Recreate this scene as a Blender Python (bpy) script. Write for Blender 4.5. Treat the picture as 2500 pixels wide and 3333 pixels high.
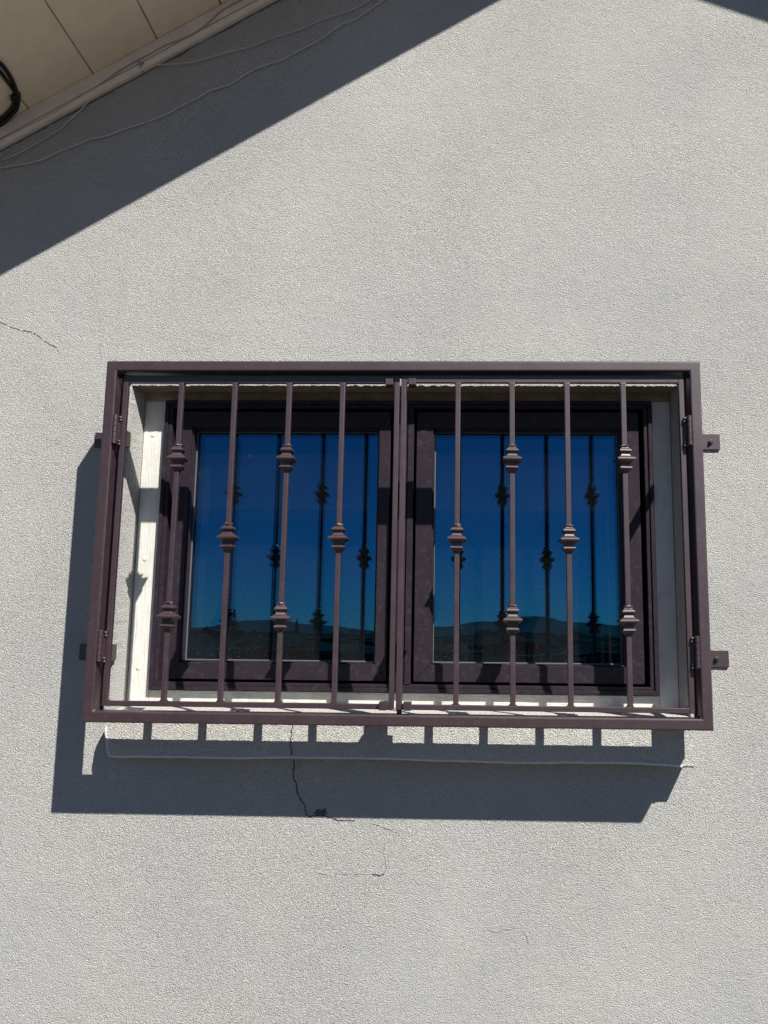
import bpy, bmesh, math, random
from mathutils import Vector, Matrix, noise

for o in list(bpy.data.objects):
    bpy.data.objects.remove(o, do_unlink=True)
scn = bpy.context.scene
COL = scn.collection
rnd = random.Random(7)
R = math.radians

# ------------------------------------------------------------------ camera
# world: X to the right along the wall, Y into the house (wall face at Y = 0), Z up, metres
cam = bpy.data.cameras.new('camera')
cam_o = bpy.data.objects.new('camera', cam)
COL.objects.link(cam_o)
ax_r = Vector((0.99952254, 0.02920662, 0.01008282))
ax_u = Vector((-0.00565277, -0.14796637, 0.98897624))
ax_f = Vector((-0.03037657, 0.98856104, 0.14773062))
m = Matrix((ax_r, ax_u, -ax_f)).transposed().to_4x4()
m.translation = Vector((0.165322, -2.176284, -0.235866))
cam_o.matrix_world = m
cam.sensor_fit = 'AUTO'
cam.sensor_width = 36.0
cam.lens = 2696.0 / 3333.0 * 36.0
cam.shift_x = -(1431.53 - 1250.0) / 3333.0
cam.clip_start = 0.05
cam.clip_end = 9000
scn.camera = cam_o
scn.render.resolution_x, scn.render.resolution_y = 768, 1024
scn.cycles.use_denoising = True
scn.cycles.denoiser = 'OPENIMAGEDENOISE'
scn.cycles.denoising_input_passes = 'RGB_ALBEDO_NORMAL'
scn.cycles.denoising_prefilter = 'NONE'

# ------------------------------------------------------------------ light
TRAVEL = Vector((-0.828, 1.0, -1.4645)).normalized()     # the way sunlight travels
TO_SUN = -TRAVEL
SUN_EL = math.asin(TO_SUN.z)
SUN_AZ = math.atan2(TO_SUN.x, TO_SUN.y)                  # clockwise from +Y
w = bpy.data.worlds.new('World')
scn.world = w
w.use_nodes = True
nt = w.node_tree
nt.nodes.clear()
sky = nt.nodes.new('ShaderNodeTexSky')
sky.sky_type = 'NISHITA'
sky.sun_disc = False
sky.sun_elevation = SUN_EL
sky.sun_rotation = SUN_AZ
sky.altitude = 900
sky.air_density = 0.75
sky.dust_density = 0.1
sky.ozone_density = 6.0
bg = nt.nodes.new('ShaderNodeBackground')
bg.inputs['Strength'].default_value = 0.05
wo = nt.nodes.new('ShaderNodeOutputWorld')
nt.links.new(sky.outputs[0], bg.inputs[0])
nt.links.new(bg.outputs[0], wo.inputs[0])
sun = bpy.data.lights.new('sun', 'SUN')
sun.energy = 5.0
sun.angle = R(0.53)
sun.color = (1.0, 0.968, 0.905)
sun_o = bpy.data.objects.new('sun', sun)
COL.objects.link(sun_o)
sun_o.rotation_euler = TRAVEL.to_track_quat('-Z', 'Y').to_euler()
sun_o.location = TO_SUN * 20
vs = scn.view_settings
vs.view_transform = 'Standard'
vs.look = 'None'
vs.exposure = 0.58
vs.gamma = 1.0
vs.use_curve_mapping = False

# ------------------------------------------------------------------ helpers
def tag(o, label=None, cat=None, group=None, kind=None):
    if label: o['label'] = label
    if cat: o['category'] = cat
    if group: o['group'] = group
    if kind: o['kind'] = kind
    return o

def empty(name, loc=(0, 0, 0)):
    o = bpy.data.objects.new(name, None)
    o.empty_display_size = 0.2
    COL.objects.link(o)
    o.location = loc
    return o

def link(name, me, mat, parent=None, smooth=False):
    if mat is not None and not me.materials:
        me.materials.append(mat)
    if smooth:
        for p in me.polygons: p.use_smooth = True
    o = bpy.data.objects.new(name, me)
    COL.objects.link(o)
    if parent is not None:
        o.parent = parent
    return o

class MB:
    """collects faces for ONE mesh"""
    def __init__(s):
        s.v = []; s.f = []
    def add(s, vs, fs):
        n = len(s.v); s.v += [tuple(v) for v in vs]; s.f += [tuple(i + n for i in f) for f in fs]
    def box(s, x0, x1, y0, y1, z0, z1):
        s.hexa([(x0, y0, z0), (x1, y0, z0), (x1, y1, z0), (x0, y1, z0), (x0, y0, z1), (x1, y0, z1), (x1, y1, z1), (x0, y1, z1)])
    def hexa(s, p):
        s.add(p, [(0, 3, 2, 1), (4, 5, 6, 7), (0, 1, 5, 4), (1, 2, 6, 5), (2, 3, 7, 6), (3, 0, 4, 7)])
    def rake(s, x0, x1, y0, y1, k, b0, b1):
        """board that follows the line z = k x + b, with plumb ends"""
        s.hexa([(x0, y0, k*x0+b0), (x1, y0, k*x1+b0), (x1, y1, k*x1+b0), (x0, y1, k*x0+b0),
                (x0, y0, k*x0+b1), (x1, y0, k*x1+b1), (x1, y1, k*x1+b1), (x0, y1, k*x0+b1)])
    def mesh(s, name, bevel=0.0, seg=2):
        me = bpy.data.meshes.new(name)
        bm = bmesh.new()
        vv = [bm.verts.new(v) for v in s.v]
        for f in s.f:
            try: bm.faces.new([vv[i] for i in f])
            except ValueError: pass
        bmesh.ops.recalc_face_normals(bm, faces=bm.faces)
        if bevel:
            bmesh.ops.remove_doubles(bm, verts=bm.verts, dist=1e-6)
            es = [e for e in bm.edges if len(e.link_faces) == 2 and e.calc_face_angle(0) > 0.6]
            bmesh.ops.bevel(bm, geom=es, offset=bevel, segments=seg, profile=0.6, affect='EDGES', clamp_overlap=True)
        bm.to_mesh(me); bm.free()
        return me
    def obj(s, name, mat, parent=None, bevel=0.0, seg=2, smooth=False):
        return link(name, s.mesh(name, bevel, seg), mat, parent, smooth)

def catmull(pts, n=8):
    pts = [Vector(p) for p in pts]
    P = [pts[0]*2-pts[1]] + pts + [pts[-1]*2-pts[-2]]
    out = []
    for i in range(1, len(P)-2):
        a, b, c, d = P[i-1], P[i], P[i+1], P[i+2]
        for k in range(n):
            t = k / n
            out.append(0.5*((2*b)+(c-a)*t+(2*a-5*b+4*c-d)*t*t+(3*b-a-3*c+d)*t**3))
    out.append(pts[-1])
    return out

def tube(mb, path, r, seg=8):
    vs = []; n = len(path)
    for i, p in enumerate(path):
        t = (path[min(i+1, n-1)] - path[max(i-1, 0)]).normalized()
        a = Vector((0, 1, 0)) if abs(t.y) < 0.9 else Vector((1, 0, 0))
        u = t.cross(a).normalized(); v = t.cross(u)
        for k in range(seg):
            q = 2*math.pi*k/seg
            vs.append(p + (u*math.cos(q) + v*math.sin(q))*r)
    fs = [(i*seg+k, i*seg+(k+1) % seg, (i+1)*seg+(k+1) % seg, (i+1)*seg+k) for i in range(n-1) for k in range(seg)]
    fs += [tuple(range(seg)), tuple((n-1)*seg+k for k in reversed(range(seg)))]
    mb.add(vs, fs)

def lathe(mb, cx, cy, prof, seg=14, axis='z'):
    vs = []
    for r, h in prof:
        for k in range(seg):
            q = 2*math.pi*k/seg
            if axis == 'z': vs.append((cx+r*math.cos(q), cy+r*math.sin(q), h))
            else: vs.append((cx+r*math.cos(q), h, cy+r*math.sin(q)))
    n = len(prof)
    fs = [(i*seg+k, i*seg+(k+1) % seg, (i+1)*seg+(k+1) % seg, (i+1)*seg+k) for i in range(n-1) for k in range(seg)]
    fs += [tuple(range(seg)), tuple((n-1)*seg+k for k in reversed(range(seg)))]
    mb.add(vs, fs)

# ------------------------------------------------------------------ materials
class NT:
    def __init__(s, name):
        s.m = bpy.data.materials.new(name); s.m.use_nodes = True
        s.t = s.m.node_tree; s.t.nodes.clear()
        s.out = s.n('ShaderNodeOutputMaterial')
    def n(s, k, **kw):
        x = s.t.nodes.new(k)
        for a, b in kw.items(): setattr(x, a, b)
        return x
    def l(s, a, b): s.t.links.new(a, b)
    def pos(s, scale=(1, 1, 1)):
        g = s.n('ShaderNodeTexCoord'); mp = s.n('ShaderNodeMapping')
        mp.inputs['Scale'].default_value = scale
        s.l(g.outputs['Object'], mp.inputs['Vector'])
        return mp.outputs[0]
    def noise(s, vec, scale, detail=4, rough=0.55, dist=0.0):
        x = s.n('ShaderNodeTexNoise')
        for k, v in (('Scale', scale), ('Detail', detail), ('Roughness', rough), ('Distortion', dist)): x.inputs[k].default_value = v
        s.l(vec, x.inputs['Vector'])
        return x.outputs['Fac']
    def voro(s, vec, scale, feature='F1', rnd_=1.0):
        x = s.n('ShaderNodeTexVoronoi'); x.feature = feature
        x.inputs['Scale'].default_value = scale; x.inputs['Randomness'].default_value = rnd_
        s.l(vec, x.inputs['Vector'])
        return x.outputs['Distance']
    def ramp(s, fac, stops):
        x = s.n('ShaderNodeValToRGB'); e = x.color_ramp.elements
        while len(e) < len(stops): e.new(0.5)
        for q, (p, c) in zip(e, stops):
            q.position = p; q.color = c if len(c) == 4 else (*c, 1)
        s.l(fac, x.inputs[0])
        return x.outputs[0]
    def math(s, op, a, b=None, c=None):
        x = s.n('ShaderNodeMath', operation=op)
        for i, v in enumerate((a, b, c)):
            if v is None: continue
            if isinstance(v, (int, float)): x.inputs[i].default_value = v
            else: s.l(v, x.inputs[i])
        return x.outputs[0]
    def mix(s, fac, a, b, mode='MIX'):
        x = s.n('ShaderNodeMix', data_type='RGBA', blend_type=mode)
        for i, v in ((0, fac), (6, a), (7, b)):
            if isinstance(v, (int, float)): x.inputs[i].default_value = v
            elif isinstance(v, tuple): x.inputs[i].default_value = (*v, 1)
            else: s.l(v, x.inputs[i])
        return x.outputs[2]
    def bump(s, h, strength, dist, normal=None):
        x = s.n('ShaderNodeBump')
        x.inputs['Strength'].default_value = strength; x.inputs['Distance'].default_value = dist
        s.l(h, x.inputs['Height'])
        if normal is not None: s.l(normal, x.inputs['Normal'])
        return x.outputs[0]
    def bsdf(s, col, rough, normal=None, spec=0.5, metallic=0.0):
        b = s.n('ShaderNodeBsdfPrincipled')
        for k, v in (('Base Color', col), ('Roughness', rough), ('Specular IOR Level', spec), ('Metallic', metallic)):
            if isinstance(v, tuple): b.inputs[k].default_value = (*v, 1)
            elif isinstance(v, (int, float)): b.inputs[k].default_value = v
            else: s.l(v, b.inputs[k])
        if normal is not None: s.l(normal, b.inputs['Normal'])
        return b.outputs[0]
    def done(s, sh):
        s.l(sh, s.out.inputs['Surface']); return s.m

def mat_stucco(name, base, warm, bstr=1.0, pits=1.0):
    n = NT(name); p = n.pos()
    # plaster grain: lumpy trowelled crumbs with pits between, a few millimetres across
    warp = n.n('ShaderNodeTexNoise'); warp.inputs['Scale'].default_value = 90; warp.inputs['Detail'].default_value = 2
    n.l(p, warp.inputs['Vector'])
    vm = n.n('ShaderNodeVectorMath', operation='MULTIPLY_ADD')
    n.l(warp.outputs['Color'], vm.inputs[0]); vm.inputs[1].default_value = (0.008, 0.008, 0.008); n.l(p, vm.inputs[2])
    q = vm.outputs[0]
    v = n.voro(q, 360); g1 = n.noise(q, 450, 3, 0.62)
    big = n.noise(p, 2.3, 5, 0.62); med = n.noise(p, 26, 4, 0.6); patch = n.noise(p, 1.15, 3, 0.55, 0.6)
    h = n.math('ADD', n.math('MULTIPLY', n.math('SUBTRACT', 1.0, v), 0.7), n.math('MULTIPLY', g1, 1.15))
    # some patches were floated smoother than others
    amp = n.math('MULTIPLY', n.math('MULTIPLY_ADD', med, 0.8, 0.6), n.ramp(patch, [(0.34, (0.80, 0.80, 0.80)), (0.60, (1.08, 1.08, 1.08))]))
    h2 = n.math('ADD', n.math('MULTIPLY', h, amp), n.math('MULTIPLY', med, 0.22))
    nrm = n.bump(n.math('ADD', h2, n.math('MULTIPLY', n.noise(p, 5.0, 3, 0.5), 0.8)), bstr, 0.0042)
    pit_shade = n.ramp(g1, [(0.25, (1-0.62*pits,)*3), (0.43, (1, 1, 1))])  # shade inside the pits, put into the colour as darker spots
    tone = n.ramp(big, [(0.28, base), (0.50, tuple((a+b)/2 for a, b in zip(base, warm))), (0.72, warm)])
    fine = n.ramp(med, [(0.25, (0.94, 0.94, 0.94)), (0.75, (1.03, 1.03, 1.03))])
    c = n.mix(1.0, n.mix(1.0, tone, fine, 'MULTIPLY'), pit_shade, 'MULTIPLY')
    # faint grime where rain has carried it, and a scatter of rusty or dark specks
    ps = n.pos((1, 1, 0.35)); st = n.noise(ps, 7, 6, 0.7)
    c = n.mix(n.ramp(st, [(0.60, (0, 0, 0)), (0.82, (0.34, 0.34, 0.34))]), c, tuple(x*0.62 for x in warm))
    sp = n.math('MULTIPLY', n.ramp(n.voro(p, 13), [(0.0, (1, 1, 1)), (0.028, (0.9, 0.9, 0.9)), (0.045, (0, 0, 0))]), n.ramp(n.noise(p, 5, 3, 0.6), [(0.55, (0, 0, 0)), (0.66, (0.7, 0.7, 0.7))]))
    c = n.mix(sp, c, (0.16, 0.135, 0.11))
    return n.done(n.bsdf(c, 0.93, nrm, 0.25))

def mat_paint(name, base, rough, spec=0.5, grain=900, gstr=0.12, dust=None, dust_amt=0.25):
    n = NT(name); p = n.pos()
    a = n.noise(p, 14, 4, 0.6); f = n.noise(p, grain, 2, 0.5)
    c = n.mix(n.ramp(a, [(0.35, (0, 0, 0)), (0.75, (1, 1, 1))]), base, tuple(min(1, x*1.18) for x in base))
    if dust:
        d = n.noise(p, 60, 5, 0.7)
        c = n.mix(n.math('MULTIPLY', n.ramp(d, [(0.52, (0, 0, 0)), (0.75, (1, 1, 1))]), dust_amt), c, dust)
    r = n.math('MULTIPLY_ADD', a, 0.16, rough-0.08)
    return n.done(n.bsdf(c, r, n.bump(f, gstr, 0.0006), spec))

def mat_wood(name, base, dark, vec_scale, bstr=0.7, rough=0.55, peel=0.0):
    """painted board whose grain runs along the small axis of vec_scale"""
    n = NT(name); p = n.pos(vec_scale)
    g = n.noise(p, 1.0, 5, 0.6, 1.2); g2 = n.noise(p, 3.3, 3, 0.5, 0.6)
    h = n.math('ADD', g, n.math('MULTIPLY', g2, 0.4))
    pw = n.pos(); dirt = n.noise(pw, 22, 5, 0.65)
    c = n.mix(n.ramp(dirt, [(0.42, (0, 0, 0)), (0.80, (1, 1, 1))]), base, dark)
    if peel:
        c = n.mix(n.math('MULTIPLY', n.ramp(n.noise(p, 1.6, 4, 0.7), [(0.60-peel*0.2, (0, 0, 0)), (0.66, (1, 1, 1))]), peel), c, (0.20, 0.13, 0.085))
    return n.done(n.bsdf(c, rough, n.bump(h, bstr, 0.0025), 0.35))

STUCCO = mat_stucco('stucco', (0.540, 0.536, 0.518), (0.612, 0.594, 0.556))
STUCCO_SILL = mat_stucco('older_stucco', (0.715, 0.695, 0.645), (0.755, 0.730, 0.675), 1.15)
STUCCO_ROUGH = mat_stucco('stucco_broken_edge', (0.30, 0.24, 0.185), (0.40, 0.34, 0.27), 1.0)
METAL = mat_paint('brown_painted_steel', (0.036, 0.0165, 0.0205), 0.47, 1.0, 700, 0.12, (0.11, 0.085, 0.082), 0.28)
VINYL = mat_paint('dark_brown_vinyl', (0.027, 0.0195, 0.026), 0.38, 0.20, 400, 0.06, (0.16, 0.13, 0.155), 0.22)
GASKET = mat_paint('black_rubber', (0.006, 0.006, 0.007), 0.6, 0.3)
BEAD = mat_paint('pale_glazing_bead', (0.13, 0.125, 0.13), 0.35, 0.4)
CASING_V = mat_wood('white_painted_wood_upright', (0.74, 0.73, 0.68), (0.62, 0.60, 0.53), (150, 150, 9), 0.8)
CASING_H = mat_wood('white_painted_wood_level', (0.80, 0.775, 0.70), (0.56, 0.49, 0.36), (9, 150, 190), 0.8)
HEAD_W = mat_wood('weathered_head_board', (0.42, 0.35, 0.28), (0.22, 0.16, 0.11), (7, 150, 150), 0.7, 0.7, 0.5)
SOFFIT = mat_wood('cream_soffit_board', (0.88, 0.76, 0.575), (0.80, 0.66, 0.48), (95, 2.5, 95), 0.30, 0.6)
FRIEZE = mat_wood('taupe_painted_trim', (0.86, 0.765, 0.68), (0.72, 0.62, 0.54), (40, 90, 90), 0.25, 0.6)
PVC = mat_paint('white_cable_sheath', (0.58, 0.55, 0.51), 0.45, 0.5, 300, 0.05, (0.42, 0.37, 0.34), 0.5)
TAUPE_CABLE = mat_paint('overpainted_cable', (0.50, 0.40, 0.32), 0.6, 0.3)
BLACK = mat_paint('black_cable_sheath', (0.008, 0.008, 0.009), 0.38, 0.5)
STEEL = mat_paint('grey_screw_steel', (0.30, 0.29, 0.28), 0.4, 0.5)
CRACK = mat_paint('crack_shadow_gap', (0.045, 0.042, 0.042), 0.95, 0.05)
CRACK_FINE = mat_paint('hairline_crack', (0.34, 0.325, 0.30), 0.95, 0.05)
ROOFING = mat_paint('brown_roofing', (0.10, 0.075, 0.06), 0.85, 0.2, 120, 0.5)
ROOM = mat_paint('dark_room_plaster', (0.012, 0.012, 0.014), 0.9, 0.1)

def mat_glass():
    """solar-control glass: a blue-silver coating that mirrors part of the light, the rest goes through a dark tint"""
    n = NT('blue_tinted_glass'); p = n.pos()
    gl = n.n('ShaderNodeBsdfGlossy'); gl.inputs['Roughness'].default_value = 0.004
    gl.inputs['Color'].default_value = (0.040, 0.315, 0.60, 1)
    tr = n.n('ShaderNodeBsdfTransparent'); tr.inputs['Color'].default_value = (0.90, 0.93, 0.95, 1)
    m1 = n.n('ShaderNodeMixShader'); m1.inputs[0].default_value = 0.25
    n.l(tr.outputs[0], m1.inputs[1]); n.l(gl.outputs[0], m1.inputs[2])
    df = n.n('ShaderNodeBsdfDiffuse'); df.inputs['Color'].default_value = (0.42, 0.42, 0.42, 1)
    speck = n.ramp(n.voro(p, 34), [(0.0, (1, 1, 1)), (0.045, (1, 1, 1)), (0.065, (0, 0, 0))])
    keep = n.ramp(n.noise(p, 9, 3, 0.7), [(0.54, (0, 0, 0)), (0.62, (1, 1, 1))])
    sz = n.n('ShaderNodeSeparateXYZ'); n.l(p, sz.inputs[0])
    low = n.n('ShaderNodeMapRange'); low.inputs['From Min'].default_value = -0.17; low.inputs['From Max'].default_value = -0.31
    n.l(sz.outputs['Z'], low.inputs['Value'])
    low = low.outputs[0]                                             # splashed dust gathers along the bottom of a pane
    streak = n.noise(n.pos((60, 60, 4)), 1.0, 4, 0.7)
    film = n.math('MULTIPLY', n.math('ADD', n.noise(p, 5, 5, 0.6), n.math('MULTIPLY', low, n.math('MULTIPLY', streak, 1.6))), 0.012)
    sp2 = n.math('MULTIPLY', n.ramp(n.voro(p, 110), [(0.0, (1, 1, 1)), (0.10, (1, 1, 1)), (0.16, (0, 0, 0))]), n.ramp(n.math('MULTIPLY', n.noise(p, 26, 3, 0.7), n.math('MULTIPLY_ADD', low, 0.75, 0.40)), [(0.40, (0, 0, 0)), (0.56, (1, 1, 1))]))
    film = n.math('ADD', film, n.math('MULTIPLY', sp2, 0.20))
    fac = n.math('ADD', n.math('MULTIPLY', n.math('MULTIPLY', speck, keep), 0.45), film)
    m2 = n.n('ShaderNodeMixShader')
    n.l(fac, m2.inputs[0]); n.l(m1.outputs[0], m2.inputs[1]); n.l(df.outputs[0], m2.inputs[2])
    return n.done(m2.outputs[0])
GLASS = mat_glass()

def mat_ground():
    n = NT('bare_brown_earth'); p = n.pos()
    a = n.noise(p, 0.6, 6, 0.6); b = n.noise(p, 40, 4, 0.7)
    c = n.mix(n.ramp(a, [(0.35, (0, 0, 0)), (0.7, (1, 1, 1))]), (0.062, 0.054, 0.045), (0.074, 0.063, 0.050))
    c = n.mix(n.math('MULTIPLY', b, 0.5), c, (0.042, 0.037, 0.031))
    return n.done(n.bsdf(c, 0.95, n.bump(b, 0.5, 0.02), 0.2))
GROUND = mat_ground()

def mat_veg(name, a_, b_, scale):
    n = NT(name); p = n.pos()
    c = n.mix(n.ramp(n.noise(p, scale, 6, 0.65), [(0.35, (0, 0, 0)), (0.68, (1, 1, 1))]), a_, b_)
    return n.done(n.bsdf(c, 1.0, None, 0.0))
HILLMAT = mat_veg('dark_scrub', (0.010, 0.012, 0.010), (0.020, 0.021, 0.017), 0.15)
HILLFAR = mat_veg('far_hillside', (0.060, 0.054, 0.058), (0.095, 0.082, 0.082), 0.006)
WOOD = mat_veg('dark_wood', (0.022, 0.026, 0.022), (0.055, 0.052, 0.042), 0.12)
NEEDLE = mat_veg('conifer_needles', (0.045, 0.050, 0.042), (0.070, 0.072, 0.058), 3)
BARK = mat_veg('bark', (0.060, 0.048, 0.038), (0.11, 0.09, 0.075), 8)
_n = NT('clear_glass_side')
_t = _n.n('ShaderNodeBsdfTransparent'); _t.inputs['Color'].default_value = (0.95, 0.97, 0.97, 1)
GLASS_CLEAR = _n.done(_t.outputs[0])
CRACK_MID = mat_paint('shallow_crack', (0.15, 0.14, 0.13), 0.95, 0.05)

# ------------------------------------------------------------------ terrain
GZ = -1.85
mb = MB()
RING = [0, 6, 14, 30]
seg = 64
mb.add([(0, 0, GZ)] + [(r*math.cos(2*math.pi*k/seg), r*math.sin(2*math.pi*k/seg), GZ) for r in RING[1:] for k in range(seg)],
       [(0, 1+k, 1+(k+1) % seg) for k in range(seg)] +
       [(1+i*seg+k, 1+(i+1)*seg+k, 1+(i+1)*seg+(k+1) % seg, 1+i*seg+(k+1) % seg) for i in range(2) for k in range(seg)])
tag(mb.obj('ground', GROUND), kind='structure')

mb = MB()
rad = [29.8, 36, 45, 60, 80, 110, 160, 260, 500, 1000, 2600, 6000]
vs = []
for i, r in enumerate(rad):
    for k in range(180):
        a = 2*math.pi*k/180
        x, y = r*math.cos(a), r*math.sin(a)
        bumpy = 0 if i == 0 else 0.9*noise.noise(Vector((x*0.11, y*0.11, 2)))*min(1, r/60) + 0.35*noise.noise(Vector((x*0.5, y*0.5, 9)))
        vs.append((x, y, GZ + 0.004 + max(0, bumpy)))
mb.add(vs, [(i*180+k, (i+1)*180+k, (i+1)*180+(k+1) % 180, i*180+(k+1) % 180) for i in range(len(rad)-1) for k in range(180)])
tag(mb.obj('terrain', HILLMAT), kind='structure')

def ridge(name, dist, crest, mat, jag, width):
    """a ridge round the valley in front of the house; crest(az in degrees from straight out) gives its elevation in degrees"""
    mb = MB(); vs = []; n = 360
    prof = [(-1.0, 0.0), (-0.72, 0.24), (-0.45, 0.58), (-0.2, 0.88), (0, 1.0), (0.3, 0.8), (1.0, 0.0)]
    for i in range(n+1):
        az = -120 + 240*i/n
        a = R(az)
        h = math.tan(R(crest(az)))*dist + 1.6 + jag*noise.noise(Vector((az*0.8, 3.1, 0))) + jag*0.45*noise.noise(Vector((az*3.1, 7.7, 0)))
        for u, t in prof:
            r = dist + u*width
            vs.append((r*math.sin(a), -r*math.cos(a), GZ - 1 + max(0.5, h)*t + (0 if t in (0, 1) else jag*0.6*noise.noise(Vector((az*1.7, u*4, 5))))))
    m_ = len(prof)
    mb.add(vs, [(i*m_+k, (i+1)*m_+k, (i+1)*m_+k+1, i*m_+k+1) for i in range(n) for k in range(m_-1)])
    return tag(mb.obj(name, mat, smooth=True), kind='structure')

KN = [(-180, 0.9), (-60, 1.2), (-35, 0.5), (-24, 0.25), (-18, 0.38), (-13.9, 0.98), (-10, 0.7), (-6.4, 0.32), (-3, 0.45), (-1.8, 0.60), (1.2, 1.02), (5, 1.38), (7.8, 1.0), (10.5, 0.80), (18, 0.5), (40, 1.3), (70, 0.8), (180, 0.9)]
def crest_far(az):
    for (a0, h0), (a1, h1) in zip(KN, KN[1:]):
        if a0 <= az <= a1:
            t = (az-a0)/(a1-a0); t = t*t*(3-2*t)
            return h0+(h1-h0)*t
    return 0.8
def wood(name, dist, crest, mat, seed):
    """a far belt of trees: one ragged mass, tree-sized humps and spikes along its top"""
    rr = random.Random(seed); mb = MB(); az = -75.0
    while az < 75:
        h = math.tan(R(crest(az)))*dist + 1.6
        wd = rr.uniform(3.5, 9.0); d = dist*rr.uniform(0.86, 1.1)
        top = max(1.0, h*rr.uniform(0.90, 1.06)) + (rr.uniform(0.3, 1.0) if rr.random() < 0.18 else 0)
        cx, cy = d*math.sin(R(az)), -d*math.cos(R(az)); vs = []; lv = 7; sg = 8
        for i in range(lv):
            t = i/(lv-1); r = wd*0.5*(1-t**4.5)*(0.75+0.5*rr.random())+0.4
            for k in range(sg):
                q = 6.283*k/sg; e = rr.uniform(0.7, 1.25)
                vs.append((cx+r*e*math.cos(q), cy+r*e*math.sin(q), GZ-0.3+(top+0.3)*t+rr.uniform(-.2, .2)))
        mb.add(vs, [(i*sg+k, i*sg+(k+1) % sg, (i+1)*sg+(k+1) % sg, (i+1)*sg+k) for i in range(lv-1) for k in range(sg)] + [tuple((lv-1)*sg+k for k in range(sg))])
        az += math.degrees(wd*0.42/dist)
    return tag(mb.obj(name, mat), kind='stuff')
wood('far_wood', 260, lambda az: -0.12 + 0.30*math.sin(R(az*11+60)) + 0.14*math.sin(R(az*37)), WOOD, 3)
wood('scrub_belt', 75, lambda az: -0.80 + 0.22*math.sin(R(az*15+90)), WOOD, 11)
wood('scrub_belt', 140, lambda az: -0.28 + 0.22*math.sin(R(az*12+150)), WOOD, 12)
wood('far_wood', 420, lambda az: 0.02 + 0.22*math.sin(R(az*8+250)) + 0.08*math.sin(R(az*33)), WOOD, 13)
wood('scrub_belt', 55, lambda az: -1.15 + 0.30*math.sin(R(az*13+20)), WOOD, 8)
wood('scrub_belt', 95, lambda az: -0.45 + 0.30*math.sin(R(az*17+200)) + 0.2*math.sin(R(az*41)), WOOD, 5)
ridge('hills', 2600, crest_far, HILLFAR, 5.0, 700)
ridge('hillside', 700, lambda az: -0.15 + 0.35*math.sin(R(az*9+40)) + 0.1*math.sin(R(az*23)), HILLMAT, 3.0, 240)

# ------------------------------------------------------------------ house
house = tag(empty('house', (0, 0, GZ)), 'grey stucco house wall with a barred window under a sloping cream eave', 'house')
def hp(name, mb, mat, bevel=0.0, seg=2, parent=None, smooth=False):
    """a part given in world coordinates under the house (or under another part that sits at the origin)"""
    o = mb.obj(name, mat, None, bevel, seg, smooth)
    if parent is None:
        o.parent = house; o.matrix_parent_inverse = Matrix.Translation((0, 0, -GZ))
    else:
        o.parent = parent
    return o

OX0, OX1, OZ0, OZ1 = -0.752, 0.742, -0.437, 0.4365      # window opening in the wall face
KL, BL_ = 0.6, 1.920                                    # left rake: underside of the soffit z = KL x + BL_
XA = 0.876                                              # ridge
KR = -0.394
BR_ = BL_ + (KL-KR)*XA
XL, XR, YB = -2.55, 6.1, 7.0
def ztop(x): return (KL*x+BL_ if x < XA else KR*x+BR_) + 0.004

def jag(a, b, n, amp, fixed):
    """points from a to b with a broken, chipped edge"""
    out = []
    for i in range(n+1):
        t = i/n
        e = 0 if i in (0, n) else amp*(noise.noise(Vector((t*n*0.35, fixed*31, 1)))+0.7*noise.noise(Vector((t*n*0.9, fixed*17, 4))))
        out.append((t, e))
    return out
top_e = [(OX0+(OX1-OX0)*t, OZ1+e) for t, e in jag(0, 1, 260, 0.0032, 1)]
lef_e = [(OX0+e, OZ0+(OZ1-OZ0)*t) for t, e in jag(0, 1, 90, 0.0016, 2)]
rig_e = [(OX1+e, OZ0+(OZ1-OZ0)*t) for t, e in jag(0, 1, 90, 0.0016, 3)]
mb = MB()
def P(x, z, y=0.0): return (x, y, z)
mb.add([P(XL, GZ), P(XR, GZ), P(XR, OZ0), P(OX1, OZ0), P(OX0, OZ0), P(XL, OZ0)], [(0, 1, 2, 3, 4, 5)])
mb.add([P(XL, OZ0)] + [P(*q) for q in lef_e] + [P(OX0, ztop(OX0)), P(XL, ztop(XL))], [tuple(range(len(lef_e)+3))])
mb.add([P(XR, OZ0), P(XR, ztop(XR)), P(OX1, ztop(OX1))] + [P(*q) for q in reversed(rig_e)], [tuple(range(len(rig_e)+3))])
mb.add([P(*q) for q in top_e] + [P(OX1, ztop(OX1)), P(OX0, ztop(OX0))], [tuple(range(len(top_e)+2))])
# returns of the opening
RY = 0.078
def strip(edge, dx, dz):
    n = len(edge)
    vs = [P(x, z) for x, z in edge] + [P(x*0+bx, bz, RY) for (x, z), (bx, bz) in zip(edge, [(x+dx(x), z+dz(z)) for x, z in edge])]
    mb.add(vs, [(i, i+1, n+i+1, n+i) for i in range(n-1)])
strip(lef_e, lambda x: -0.7425-x, lambda z: 0)
strip(rig_e, lambda x: 0.7335-x, lambda z: 0)
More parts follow.
